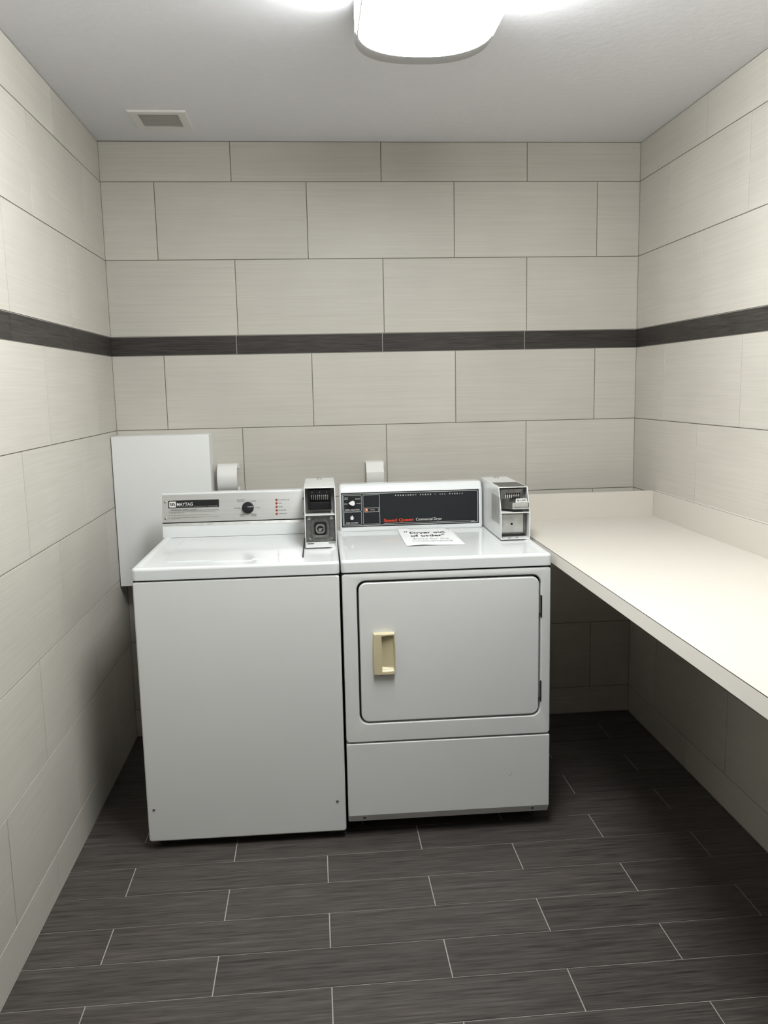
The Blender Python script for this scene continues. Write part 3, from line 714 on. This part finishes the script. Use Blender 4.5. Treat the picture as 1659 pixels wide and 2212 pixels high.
# right box on the dryer: pushed-in slide with the price, plain vault door below
w2, h2, d2, l2, z2 = 0.1062, 0.1840, 0.385, 0.040, 0.0960
c2, t = coin_box((1.4705, -0.7160, 0.9612), math.radians(-0.5), w2, h2, d2, l2, z2, 'coin box on the dryer top, its slide showing a $1.50 price tag')
quick('top_label', lambda b: box(b, (0.006, 0.045, h2), (w2 - 0.006, 0.185, h2 + 0.0006)), 'cast', c2, smooth=0)
quick('side_label', lambda b: box(b, (-0.0006, 0.020, 0.052), (0.0, 0.160, 0.150)), 'zinc', c2, smooth=0)
def slideB(b):
    yf = 0.044
    plate(b, 0.0085, w2 - 0.016, z2 + 0.010, h2 - 0.009, yf, 0.075, r=0.002, bev=0.001)
quick('slide_body', slideB, 'cast', c2)
quick('slide_slots', lambda b: pins(b, 0.030, w2 - 0.029, 8, 0.0425, 0.046, z2 + 0.044, z2 + 0.066), 'black', c2)
quick('coin_fingers', lambda b: pins(b, 0.0265, w2 - 0.0325, 8, 0.039, 0.045, z2 + 0.047, z2 + 0.060), 'chrome', c2)
def carriage(b):
    # angled left cheek and the pale front block
    loft(b, [[Vector((x, y_, z_)) for x, y_ in ((0.012, 0.044), (0.045, 0.004), (0.100, 0.004), (0.100, 0.044))] for z_ in (z2 + 0.011, z2 + 0.036)])
    loft(b, [[Vector((x, y_, z_)) for x, y_ in ((0.012, 0.044), (0.034, 0.020), (0.040, 0.044))] for z_ in (z2 + 0.035, z2 + 0.047)])
quick('slide_carriage', carriage, 'cast', c2, bevel=0.0008)
def cblock(b):
    plate(b, 0.0425, 0.1010, z2 + 0.0125, z2 + 0.0355, -0.001, 0.005, r=0.0012, bev=0.0008)
    for k in range(9): box(b, (0.0475 + k * 0.0060, -0.0014, z2 + 0.0195), (0.0505 + k * 0.0060, -0.0008, z2 + 0.0212), mi=1)
    box(b, (0.0470, -0.0014, z2 + 0.0190), (0.0985, -0.0009, z2 + 0.0198), mi=1)
    box(b, (0.0985, -0.0016, z2 + 0.0200), (0.1005, -0.0006, z2 + 0.0350), mi=1)
quick('slide_front', cblock, ['zinc', 'black'], c2)
ta = math.radians(28); TO = Vector((0.0530, 0.0025, z2 + 0.0360)); tv = Vector((0, math.sin(ta), math.cos(ta))); tn = Vector((0, -math.cos(ta), math.sin(ta)))
def tagm(b):
    f = [TO + Vector((u, 0, 0)) + tv * v for u, v in ((0, 0), (0.044, 0), (0.0405, 0.0150), (0.0035, 0.0150))]
    loft(b, [f, [p + tn * 0.0008 for p in f]])
pt = quick('price_tag', tagm, 'zinc', c2, smooth=0)
quick('price_print', lambda b: put_text(b, '$1.50', 0.0065, 0.0375, 0.0038, 0.0112, lambda u, v: TO + Vector((u, 0, 0)) + tv * v + tn * 0.0011, 0.02), 'print_black', pt, smooth=0)
vd = quick('vault_door', lambda b: (plate(b, 0.0032, w2 - 0.020, 0.0230, z2 - 0.0100, 0.0280, 0.034, r=0.0015, bev=0.001),
                                   plate(b, 0.0032, w2 - 0.0165, 0.0190, z2 - 0.0065, 0.0345, 0.040, r=0.0015, bev=0.0008)), 'zinc', c2)
quick('keyhole', lambda b: lathe(b, [(0.0042, 0.0), (0.0042, 0.0004)], (0.0455, 0.0280, 0.0520), axis='y', n=20), 'black', vd)
quick('vault_recess', lambda b: frame(b, 0.0034, w2 - 0.0034, 0.0140, z2 - 0.0020, 0.001, 0.006, w2 - 0.0150, 0.0185, z2 - 0.0060, 0.001, 0.0405, 0.050, bev=0.0005), 'cast', c2)
quick('drain_holes', lambda b: [lathe(b, [(0.0058, 0.0), (0.0058, 0.0003)], (x, 0.014, 0.0033), n=20) for x in (0.0340, 0.0620)], 'cast', c2)

# ------------------------------------------------------------------ paper notice on the dryer
def paper_P(u, v, off=0.0):
    """u 0..1 across, v 0..1 from the front edge to the console"""
    bl, br, tl, tr = Vector((1.1285, -0.753)), Vector((1.3360, -0.757)), Vector((1.1295, -0.428)), Vector((1.3340, -0.4300))
    p = (bl * (1 - u) + br * u) * (1 - v) + (tl * (1 - u) + tr * u) * v
    z = 0.9583
    lift = 0.0012 + 0.0035 * max(0, v - 0.82) / 0.18 + 0.0009 * math.sin(u * 5 + v * 3) * (1 - v * 0.4) + 0.0014 * max(0, 1 - abs(v - 0.62 - 0.2 * u) / 0.05) * u
    if v < 0.06 and u < 0.5: lift += 0.002 * (1 - abs(u - 0.27) / 0.23 if abs(u - 0.27) < 0.23 else 0)
    if v > 0.80 and u < 0.2: lift += 0.004 * (v - 0.80) / 0.2
    return Vector((p.x, p.y, z + lift + off))
def paper_m(b):
    nu, nv = 26, 34; th = 0.0003
    V = [[b.verts.new(paper_P(i / nu, j / nv)) for i in range(nu + 1)] for j in range(nv + 1)]
    for j in range(nv):
        for i in range(nu):
            u, v = (i + 0.5) / nu, (j + 0.5) / nv
            if u + v * 0.0 > 0 and (v - 0.80) > (1 - u) * 1.6 + 0.02: continue       # folded-under corner
            b.faces.new((V[j][i], V[j][i + 1], V[j + 1][i + 1], V[j + 1][i]))
    for v_ in [v_ for v_ in b.verts if not v_.link_faces]: b.verts.remove(v_)
pn = quick('paper_notice', paper_m, 'paper', smooth=60)
tag(pn, 'white paper notice lying on top of the dryer reading Dryer out of order', 'notice')
md = pn.modifiers.new('thick', 'SOLIDIFY'); md.thickness = 0.0003; md.offset = -1
def PT(u, v): return paper_P(u, v, 0.0005)
def hand(b):
    put_text(b, '"', 0.10, 0.16, 0.82, 0.86, PT, 0.02)
    put_text(b, 'Dryer out', 0.20, 0.845, 0.69, 0.84, PT, 0.025)
    put_text(b, 'of order"', 0.175, 0.80, 0.52, 0.66, PT, 0.025)
quick('headline', hand, 'print_black', pn, smooth=0)
def hand2(b):
    put_text(b, 'Sorry for the', 0.19, 0.81, 0.31, 0.43, PT, -0.004)
    put_text(b, 'inconvenience', 0.15, 0.85, 0.20, 0.30, PT, -0.004)
quick('small_print', hand2, 'print_grey', pn, smooth=0)
